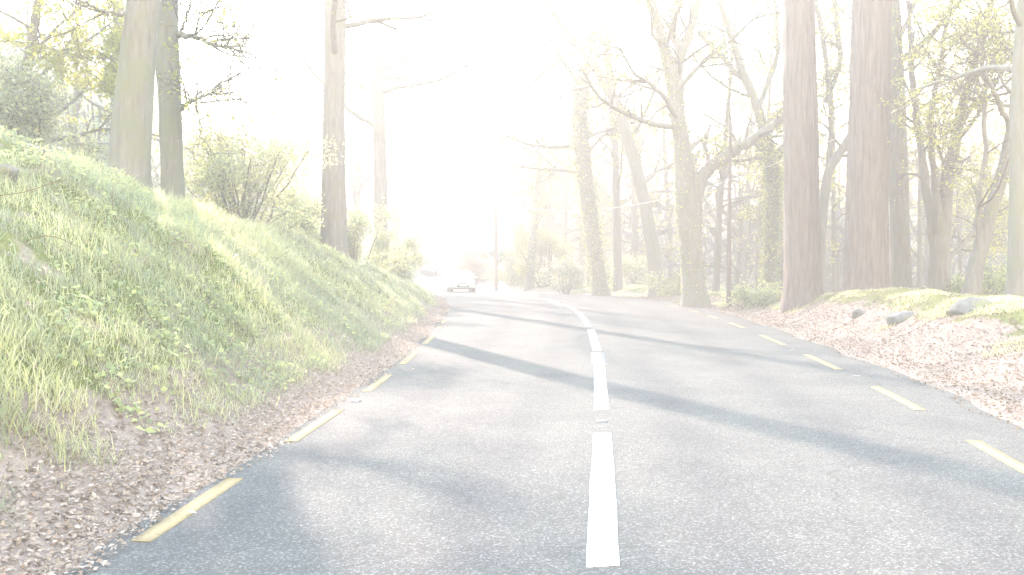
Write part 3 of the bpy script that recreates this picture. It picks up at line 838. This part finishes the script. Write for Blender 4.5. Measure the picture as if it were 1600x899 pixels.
hl = Buf(); ht = Buf(); r_ = np.random.default_rng(57)
cnt_ = 0
while cnt_ < 150:
    y_ = 38 + 90 * r_.random(); px_ = -150 + 640 * r_.random(); x_ = (px_ - 800) * y_ / F
    if float(edge_l(y_)) - x_ < 13: continue
    z_ = float(ground_z(x_, y_)); cnt_ += 1
    h_ = 6 + 4 * r_.random(); n_ = 260; k = 8
    cc = np.column_stack([r_.normal(size=(k, 2)) * 1.2, h_ * (.25 + .7 * r_.random(k))])
    w_ = r_.integers(0, k, n_)
    leaf_quads(hl, np.array([x_, y_, z_]) + cc[w_] + r_.normal(size=(n_, 3)) * np.array([.9, .9, .7]), .42, r_, flat=.4)
    pth = np.array([[x_, y_, z_ - .3], [x_ + r_.normal() * .3, y_, z_ + h_ * .95]]); tubes(ht, resample(pth, 4), np.linspace(.2, .05, 4), 5)
    t = np.linspace(0, 1, 4)[None, :, None]; st_ = np.repeat(np.array([[x_, y_, z_ + h_ * .35]]), k, 0)
    tubes(ht, st_[:, None] * (1 - t) + (np.array([x_, y_, z_]) + cc)[:, None] * t, np.tile(np.linspace(.08, .03, 4), (k, 1)), 4)
o = obj('hillside_wood', hl.mesh('hillside_wood', M['dark_leaf'])); tag(o, 'misty wooded slope behind the left bank trees', 'woodland', kind='stuff')
o = obj('hillside_wood_trunks', ht.mesh('hillside_wood_trunks', M['twig'])); tag(o, 'misty trunks of the wooded slope behind the left bank', 'woodland', kind='stuff')

# wood along the lake behind the roadside trees: one mass
lw = Buf(); lt = Buf(); r_ = np.random.default_rng(56)
cnt_ = 0
while cnt_ < 105:
    y_ = 48 + 85 * r_.random(); px_ = 830 + 1000 * r_.random(); x_ = (px_ - 800) * y_ / F
    if x_ < float(edge_r(y_)) + 7: continue
    z_ = float(ground_z(x_, y_))
    if z_ < LAKE_Z: z_ = LAKE_Z - .3
    cnt_ += 1
    h_ = (11 + 7 * r_.random()) * (.75 + .25 * min(1, y_ / 80))
    n_ = 230
    k = 9
    cc = np.column_stack([r_.normal(size=(k, 2)) * 1.5, h_ * (.25 + .72 * r_.random(k))])
    w_ = r_.integers(0, k, n_)
    pts = np.array([x_, y_, z_]) + cc[w_] + r_.normal(size=(n_, 3)) * np.array([1.1, 1.1, .75])
    leaf_quads(lw, pts, .26, r_, flat=.5)
    w_ = r_.integers(0, k, n_ // 2)
    pts = np.array([x_, y_, z_]) + cc[w_] + r_.normal(size=(n_ // 2, 3)) * np.array([1.3, 1.3, 1.3])
    leaf_quads(lt, pts, 2.0, r_, flat=.0, aspect=.025)
    pth = np.array([[x_, y_, z_ - .3], [x_ + r_.normal() * .3, y_, z_ + h_ * .45], [x_ + r_.normal() * .6, y_, z_ + h_ * .95]])
    tubes(lt, resample(pth, 7), np.linspace(.19, .05, 7), 6)
    st_ = np.repeat(pth[1:2], k, 0); st_[:, 2] -= r_.random(k) * h_ * .2
    t = np.linspace(0, 1, 5)[None, :, None]
    tubes(lt, st_[:, None] * (1 - t) + (np.array([x_, y_, z_]) + cc)[:, None] * t + r_.normal(size=(k, 5, 3)) * .12, np.tile(np.linspace(.08, .03, 5), (k, 1)), 4)
o = obj('lakeside_wood', lw.mesh('lakeside_wood', M['spring_leaf'])); tag(o, 'pale yellow-green foliage of the wood along the lake', 'woodland', kind='stuff')
o = obj('lakeside_wood_branches', lt.mesh('lakeside_wood_branches', M['twig'])); tag(o, 'hazy tangle of bare stems in the wood along the lake', 'woodland', kind='stuff')

# ------------------------------------------------------------------ rocks
def rock(label, px, py, d, size, seed, sink=.25, name='boulder', flatz=.75, group=None):
    r_ = np.random.default_rng(seed)
    x = (px - 800) * d / F; gz = float(ground_z(x, d))
    n, k = 14, 20
    th = np.linspace(0, math.pi, n)[:, None]; ph = np.arange(k)[None] / k * 2 * math.pi
    D = np.stack([np.sin(th) * np.cos(ph), np.sin(th) * np.sin(ph), np.cos(th) + 0 * ph], -1)
    planes = r_.normal(size=(9, 3)); planes /= np.linalg.norm(planes, axis=1, keepdims=True)
    dist = .5 + .42 * r_.random(9)
    dots = np.maximum(D @ planes.T, 1e-3)
    rad = np.min(dist / dots, axis=-1); rad = np.minimum(rad, 1.05)
    rad = rad + .02 * r_.normal(size=rad.shape)
    rad[0] = rad[0].mean(); rad[-1] = rad[-1].mean()
    v = (D * rad[..., None]) * np.array([1, .8, flatz]) * size
    v[..., 2] += size * flatz * (1 - 2 * sink) * .5
    idx = np.arange(n * k).reshape(n, k)
    q_ = np.stack([idx[:-1], idx[1:], np.roll(idx[1:], -1, 1), np.roll(idx[:-1], -1, 1)], -1).reshape(-1, 4)
    o = obj(name, mesh_np(name, v.reshape(-1, 3), q_, M['rock']))
    o.location = (x, d, gz)
    tag(o, label, 'rock', group)
rock('pointed grey boulder on the mossy mound right of the road', 1406, 492, 19.2, .34, 411, .38)
rock('broad half-buried boulder below the moss near the right edge', 1512, 512, 17.0, .5, 412, .55, flatz=.5)
rock('stone half sunk in the mound just left of the pointed boulder', 1346, 484, 21.5, .22, 404, .5)
rock('grey rock poking from the bank grass at the left picture edge', 2, 400, 10.5, .2, 416, .5)
rock('weathered stone among the grass high on the left bank', 48, 345, 12.5, .2, 407, .45)

# ------------------------------------------------------------------ pole, cable, sign
def at_ground(px, d):
    x = (px - 800) * d / F
    return np.array([x, d, float(ground_z(x, d))])
pb = at_ground(775, 62)
pole = empty('utility_pole', pb); tag(pole, 'thin wooden utility pole at the bend carrying the overhead cable', 'pole')
bf = Buf(); h_ = P(775, 312, 62)[2] - pb[2]
tubes(bf, np.array([[0, 0, -.6], [0, 0, h_ * .5], [0, 0, h_]]), np.array([.13, .115, .10]), 12, cap=True)
obj('shaft', bf.mesh('shaft', M['pole'], False), pole)
bf = Buf(); tubes(bf, np.array([[.1, -.02, h_ - .35], [.22, -.03, h_ - .33], [.24, -.03, h_ - .22]]), np.array([.02, .02, .03]), 8, cap=True)
obj('cable_bracket', bf.mesh('cable_bracket', M['metal']), pole)
A = np.array([pb[0] + .24, 62 - .03, pb[2] + h_ - .22]); 
KC = 14.6 / 41.5                      # plan slope of the cable run
def cable_d(px): return (A[0] + KC * A[1]) / ((px - 800) / F + KC)
ctl = [(A[1], A[2])] + [(cable_d(px), P(px, py, cable_d(px))[2]) for px, py in ((870, 333), (960, 325), (1050, 301), (1280, 232), (1400, 180), (1600, 62))]
cf = np.polyfit([c[0] for c in ctl], [c[1] for c in ctl], 3)
ys = np.linspace(A[1], 9, 70)
xs = A[0] + KC * (A[1] - ys)
zs = np.polyval(cf, ys); zs += (A[2] - zs[0]) * np.clip((ys - 45) / 17, 0, 1)
bf = Buf(); tubes(bf, np.column_stack([xs, ys, zs]), np.full(70, .011), 6)
o = obj('overhead_cable', bf.mesh('overhead_cable', M['cable'])); tag(o, 'pale overhead cable sagging from the pole across the right-hand trees', 'cable')

sb = at_ground(780, 66)
sg = empty('road_sign', sb); tag(sg, 'grey back of a diamond-shaped road sign next to the pole', 'sign')
zc = P(780, 396, 66)[2] - sb[2]
bf = Buf(); s_ = .78
v = np.array([[-s_, 0, zc], [0, 0, zc - s_], [s_, 0, zc], [0, 0, zc + s_]]); v2 = v + np.array([0, .03, 0])
bf.add(np.vstack([v, v2]), [[0, 1, 2, 3], [7, 6, 5, 4], [0, 4, 5, 1], [1, 5, 6, 2], [2, 6, 7, 3], [3, 7, 4, 0]])
obj('sign_plate', bf.mesh('sign_plate', M['sign_back']), sg)
for x_ in (0,):
    bf = Buf(); tubes(bf, np.array([[x_, -.05, -.4], [x_, -.05, zc + .3]]), np.array([.045, .045]), 10, cap=True); obj('post', bf.mesh('post', M['metal']), sg)
for z_ in (zc - .3, zc + .25):
    bf = Buf(); box(bf, (0, -.02, z_), (.75, .05, .06)); obj('bracket', bf.mesh('bracket', M['metal']), sg)

# ------------------------------------------------------------------ cars
def loft(buf, secs):
    secs = np.asarray(secs, float); n, k, _ = secs.shape
    idx = np.arange(n * k).reshape(n, k)
    q_ = np.stack([idx[:-1], np.roll(idx[:-1], -1, 1), np.roll(idx[1:], -1, 1), idx[1:]], -1).reshape(-1, 4)
    buf.add(secs.reshape(-1, 3), q_)
    for e in (0, n - 1):
        c = secs[e].mean(0); kk = np.arange(k)
        buf.add(np.vstack([secs[e], c]), np.column_stack([kk, np.roll(kk, -1), np.full(k, k)]))

def ring(y, hw, z0, z1, power=4.5, k=28, taper=0.0):
    a_ = np.arange(k) / k * 2 * math.pi
    c, s_ = np.cos(a_), np.sin(a_)
    x = np.sign(c) * np.abs(c) ** (2 / power) * hw
    zz = np.sign(s_) * np.abs(s_) ** (2 / power)
    x = x * (1 - taper * (zz * .5 + .5))
    return np.column_stack([x, np.full(k, y), (z0 + z1) / 2 + zz * (z1 - z0) / 2])

def make_car(label, loc, rotz, paint_, rear=False, length=3.8, width=1.68, height=1.46):
    root = empty('car', loc); root.rotation_euler = (0, 0, rotz); tag(root, label, 'car')
    hw = width / 2; fl = -length / 2           # front at -y
    L = length
    bf = Buf()
    secs = []
    for t, w_, z0, z1 in [(0, .70, .34, .56), (.02, .84, .27, .64), (.06, .93, .22, .72), (.12, .98, .20, .80), (.22, 1, .20, .88), (.30, 1, .20, .95), (.45, 1, .20, .97),
                          (.6, 1, .20, .99), (.78, 1, .20, 1.0), (.9, .97, .22, 1.0), (.96, .93, .25, .96), (.99, .86, .30, .88), (1.0, .74, .36, .72)]:
        secs.append(ring(fl + t * L, hw * w_, z0, z1, 4.5))
    loft(bf, secs)
    body = obj('body', bf.mesh('body', M[paint_], True), root)
    # greenhouse: glass volume, with roof and pillars proud of it
    gs = []
    prof = [(.27, .90, .93), (.34, .90, 1.14), (.42, .87, 1.34), (.48, .84, 1.42), (.62, .83, 1.45), (.78, .83, 1.43), (.88, .85, 1.36), (.93, .88, 1.15), (.965, .88, .95)]
    for t, w_, z1 in prof: gs.append(ring(fl + t * L, hw * w_, .80, z1 * height / 1.46, 5, taper=.20 * max(0, (z1 - .93) / .5)))
    bf = Buf(); loft(bf, gs); obj('glasshouse', bf.mesh('glasshouse', M['car_glass'], True), root)
    bf = Buf(); rs = []
    for t, w_, z1 in [(.43, .72, 1.375), (.48, .73, 1.435), (.62, .74, 1.468), (.78, .73, 1.45), (.88, .70, 1.385)]:
        z1 *= height / 1.46; rs.append(ring(fl + t * L, hw * w_, z1 - .05, z1, 3.5))
    loft(bf, rs); obj('roof', bf.mesh('roof', M[paint_], True), root)
    for sx in (-1, 1):
        k = height / 1.46
        for pl in ([(.275, .90, .92), (.36, .845, 1.18), (.45, .70, 1.40)], [(.60, .965, .96), (.60, .83, 1.25), (.61, .71, 1.44)], [(.955, .89, .95), (.92, .82, 1.18), (.875, .68, 1.37)]):
            bf = Buf(); pth = np.array([[sx * hw * w_, fl + t * L, z_ * k] for t, w_, z_ in pl]); tubes(bf, resample(pth, 7), np.full(7, .035), 6)
            obj('pillar', bf.mesh('pillar', M[paint_], True), root)
        bf = Buf(); loft(bf, [ring(fl + .285 * L + dy_, .09 * s_, -.06 * s_, .06 * s_, 3, 12) + np.array([sx * (hw + .10), 0, 1.0]) for dy_, s_ in ((0, .6), (.04, 1), (.10, .9), (.13, .5))])
        mi = obj('mirror', bf.mesh('mirror', M[paint_], True), root)
        # lamps follow the front corner
        bf = Buf(); pts = []
        loft(bf, [ring(fl + y_, w_, -h2, h2, 2.6, 14) + np.array([sx * hw * .72, 0, .66 + y_ * .25]) for y_, w_, h2 in ((.01, .10, .04), (.05, .16, .075), (.12, .19, .085), (.28, .18, .07))])
        obj('headlight', bf.mesh('headlight', M['lamp'], True), root)
        bf = Buf()
        loft(bf, [ring(fl + L - y_, w_, -h2, h2, 3, 14) + np.array([sx * hw * .80, 0, .84]) for y_, w_, h2 in ((.0, .07, .10), (.03, .11, .15), (.2, .11, .16))])
        obj('tail_light', bf.mesh('tail_light', M['red_lens'], True), root)
        for t in (.17, .80):
            wy = fl + t * L
            bf = Buf(); a_ = np.arange(24) / 24 * 2 * math.pi
            loft(bf, [np.column_stack([np.full(24, sx * (hw - .01 - w_)), wy + np.cos(a_) * r2, .30 + np.sin(a_) * r2]) for w_, r2 in ((.2, .27), (.19, .30), (.02, .30), (0, .27), (0, .2))])
            wh = obj('wheel', bf.mesh('wheel', M['tyre'], True), root)
            bf = Buf(); loft(bf, [np.column_stack([np.full(24, sx * (hw - .01 + o_)), wy + np.cos(a_) * r2, .30 + np.sin(a_) * r2]) for o_, r2 in ((-.03, .2), (.006, .19), (.012, .05))])
            obj('rim', bf.mesh('rim', M['rim'], True), wh)
    def slab(nm, c, s_, mat_, par=root):
        bf = Buf(); box(bf, c, s_); return obj(nm, bf.mesh(nm, M[mat_]), par)
    slab('grille', (0, fl + .005, .585), (.62, .05, .05), 'black_plastic')
    slab('lower_grille', (0, fl + .01, .40), (.80, .06, .13), 'black_plastic')
    p = slab('number_plate', (0, fl - .025, .455), (.50, .02, .11), 'plate'); slab('plate_band', (-.228, fl - .0365, .455), (.04, .003, .105), 'plate_blue', p)
    slab('lower_bumper', (0, fl + .14, .255), (1.36, .22, .10), 'black_plastic')
    p = slab('number_plate', (0, fl + L + .012, .60), (.50, .02, .11), 'plate')
    slab('rear_bumper', (0, fl + L - .10, .34), (1.42, .24, .16), 'black_plastic')
    return root

def car_at(label, px, d, rot, paint_, **kw):
    x = (px - 800) * d / F
    make_car(label, (x, d, float(road_z(x, d)) + .005), rot, paint_, **kw)
car_at('white oncoming hatchback, the nearer of the two cars', 720, 59, R(8), 'car_white')
car_at('small pale silver car farther up the road beyond the white hatchback', 670, 90, R(180 + 6), 'car_silver', length=4.2, width=1.72, height=1.5)

# ------------------------------------------------------------------ grass on the bank and mound
def blades(name, X, Y, h, w, r_, tint, lean=.5):
    n = len(X); Z = ground_z(X, Y) - .02
    a_ = r_.random(n) * 6.283; dirx, diry = np.cos(a_), np.sin(a_)
    bend_ = lean * (.3 + r_.random(n)) 
    sx, sy = -diry, dirx
    vs_ = []
    for t, wt in ((0, 1), (.58, .72), (1, 0)):
        hz = h * (t - .38 * bend_ * t * t); off = h * bend_ * t * t * 1.1
        cx, cy, cz = X + dirx * off, Y + diry * off, Z + np.maximum(hz, .0)
        if wt > 0:
            vs_.append(np.column_stack([cx - sx * w * wt / 2, cy - sy * w * wt / 2, cz])); vs_.append(np.column_stack([cx + sx * w * wt / 2, cy + sy * w * wt / 2, cz]))
        else: vs_.append(np.column_stack([cx, cy, cz]))
    v = np.stack(vs_, 1).reshape(-1, 3); i = np.arange(n)[:, None] * 5
    f = i + np.array([[0, 1, 3, 2]]); f3 = i + np.array([[2, 3, 4]])
    return obj(name, mesh_np(name, v, [f, f3], M['grass'], False, {'tint': np.repeat(np.clip(tint, 0, 1), 5)}))

r_ = np.random.default_rng(91)
def scatter_left(n, ymax=44.0):
    y = 2.5 + (ymax - 2.5) * r_.random(n) ** 1.25
    w_ = interp(y, BANK_W)
    u = .55 + (w_ + 2.2) * r_.random(n)
    return edge_l(y) - u, y, u
tx_, ty_, tu_ = scatter_left(21500)
ca_, sa_ = math.cos(.6), math.sin(.6)
rx_, ry_ = tx_ * ca_ - ty_ * sa_, tx_ * sa_ + ty_ * ca_
bare = vnoise(rx_, ry_, 1.1, 71) + .6 * vnoise(rx_, ry_, .45, 72)
edge_n = .40 + .30 * vnoise(tx_, ty_, .9, 73) + .18 * vnoise(tx_, ty_, .3, 74)
keep = (tu_ > edge_n) & (bare > -.92 + .25 * (tu_ > 3.0) + .5 * np.clip(1.1 - tu_, 0, 1))
tx_, ty_, tu_ = tx_[keep], ty_[keep], tu_[keep]
per = 14
bX = np.repeat(tx_, per) + r_.normal(size=len(tx_) * per) * .07
bY = np.repeat(ty_, per) + r_.normal(size=len(tx_) * per) * .07
th = np.repeat(.10 + .22 * r_.random(len(tx_)) ** 2.2 + .15 * np.clip(vnoise(tx_, ty_, .9, 75), 0, 1), per)
hh = th * (.55 + .8 * r_.random(len(bX)))
ww = .0035 + .005 * r_.random(len(bX)) + .00022 * bY
base_t = .30 + .32 * vnoise(tx_, ty_, 1.7, 76) + .22 * vnoise(tx_, ty_, .5, 78) + .28 * np.clip((tu_ - 2) / 4, 0, 1)  # last term yellows blades up the bank: sunlit look put into their colour
thin = (bY < 20) | (r_.random(len(bY)) < .5)
ww = np.where(bY < 20, ww, ww * 1.5)
tn = np.repeat(base_t, per) + .16 * r_.normal(size=len(bX)) + .5 * (r_.random(len(bX)) < .05)
o = blades('bank_grass', bX[thin], bY[thin], hh[thin], ww[thin], r_, tn[thin], .9); tag(o, 'tufted green grass covering the left bank', 'grass', kind='stuff')

wx, wy, wu = scatter_left(5200)
kp = (wu > .5) & (vnoise(wx + 5, wy, .8, 83) + .5 * vnoise(wx, wy + 3, .3, 84) > .15)
wx, wy = wx[kp], wy[kp]
per = 16
lx = np.repeat(wx, per) + r_.normal(size=len(wx) * per) * .10; ly = np.repeat(wy, per) + r_.normal(size=len(wx) * per) * .10
lz = ground_z(lx, ly) + .03 + np.repeat(.05 + .16 * r_.random(len(wx)), per) * r_.random(len(lx)) ** .6
bf = Buf(); leaf_quads(bf, np.column_stack([lx, ly, lz]), .055 + .0007 * ly, r_, flat=.5, aspect=.75)
tag(obj('bank_weeds', bf.mesh('bank_weeds', M['green_leaf'])), 'low leafy weeds and brambles scattered through the bank grass', 'weeds', kind='stuff')
sx_, sy_, su_ = scatter_left(260)
st = np.column_stack([sx_, sy_, ground_z(sx_, sy_) - .02]); dv = r_.normal(size=st.shape); dv[:, 2] = np.abs(dv[:, 2]) * .5 + .12
bf = Buf(); tubes(bf, walk(st, dv, .25 + .7 * r_.random(len(st)), 6, .12, -.10, r_), np.full((len(st), 1), .005) * np.linspace(1, .5, 6)[None], 4)
tag(obj('dead_stems', bf.mesh('dead_stems', M['bracken'])), 'dry fallen twigs and stems lying in the bank grass', 'twigs', kind='stuff')
n = 16000
y = 7 + 45 * r_.random(n) ** 1.2
v_ = 1.3 + 3.3 * r_.random(n)
v_ = np.where(y > 30, .5 + 3.5 * r_.random(n), v_)
x = edge_r(y) + v_
kp = (vnoise(x, y, .8, 81) + .5 * vnoise(x, y, .35, 82) + .45 * np.clip(v_ - 2.4, -1, 1)) > .12
x, y = x[kp], y[kp]
per = 9
bX = np.repeat(x, per) + r_.normal(size=len(x) * per) * .07; bY = np.repeat(y, per) + r_.normal(size=len(x) * per) * .07
hh = .06 + .08 * r_.random(len(bX)) + np.repeat(.06 * (y > 28), per)
o = blades('mound_grass', bX, bY, hh, .007 + .006 * r_.random(len(bX)) + .0002 * bY, r_, .72 + .2 * r_.normal(size=len(bX)), .9); tag(o, 'short yellowish grass and moss on the right-hand mound', 'grass', kind='stuff')

# ------------------------------------------------------------------ dead leaves
def litter(name, label, x, y, size, r_, lift=.012, mat='litter'):
    z = np.where((x > edge_l(y)) & (x < edge_r(y)), road_z(x, y), ground_z(x, y)) + lift + .02 * r_.random(len(x))
    bf = Buf(); leaf_quads(bf, np.column_stack([x, y, z]), size, r_, flat=.72, aspect=.6)
    tag(obj(name, bf.mesh(name, M[mat])), label, 'leaves', kind='stuff')
n = 115000
y = 2.0 + 44 * r_.random(n) ** 1.6
u = -.15 + .12 * vnoise(y, 0 * y, .8, 17) + np.abs(r_.normal(size=n)) * .95
far_ = r_.random(n) < .45
u2 = r_.random(n) * 6.5
u = np.where(far_, u2, u)
kp = r_.random(n) < np.clip((u + .25) / .35, .04, 1)
x = edge_l(y) - u
litter('leaf_litter', 'brown dead leaves along the left edge of the road', x[kp], y[kp], .037, r_)
n = 70000
y = 4 + 40 * r_.random(n) ** 1.3
v_ = -.25 + 3.6 * r_.random(n)
kp = r_.random(n) < np.clip((v_ + .35) / .8, .03, 1) * np.where(v_ > 2.4, .35, 1)
x = edge_r(y) + v_
litter('leaf_litter', 'reddish-brown dead leaves on the verge and mound right of the road', x[kp], y[kp], .042, r_, mat='red_litter')
n = 260
y = 3 + 26 * r_.random(n); t = r_.random(n); x = edge_l(y) * (1 - t) + edge_r(y) * t
t2 = np.abs(t - .5) > .36
litter('fallen_leaves', 'a few loose dead leaves lying on the asphalt edges', x[t2], y[t2], .05, r_, .008)

# ------------------------------------------------------------------ haze
bf = Buf(); box(bf, (0, 195, 9.5), (900, 460 + 30, 35))
hz = obj('haze', bf.mesh('haze', None)); tag(hz, kind='stuff')
m = bpy.data.materials.new('haze'); m.use_nodes = True; nt = m.node_tree
for n_ in list(nt.nodes): nt.nodes.remove(n_)
out = nt.nodes.new('ShaderNodeOutputMaterial'); pv = nt.nodes.new('ShaderNodeVolumePrincipled')
pv.inputs['Color'].default_value = (.240, .236, .232, 1); pv.inputs['Density'].default_value = HAZE; pv.inputs['Anisotropy'].default_value = .24
nt.links.new(pv.outputs[0], out.inputs['Volume'])
hz.data.materials.append(m)
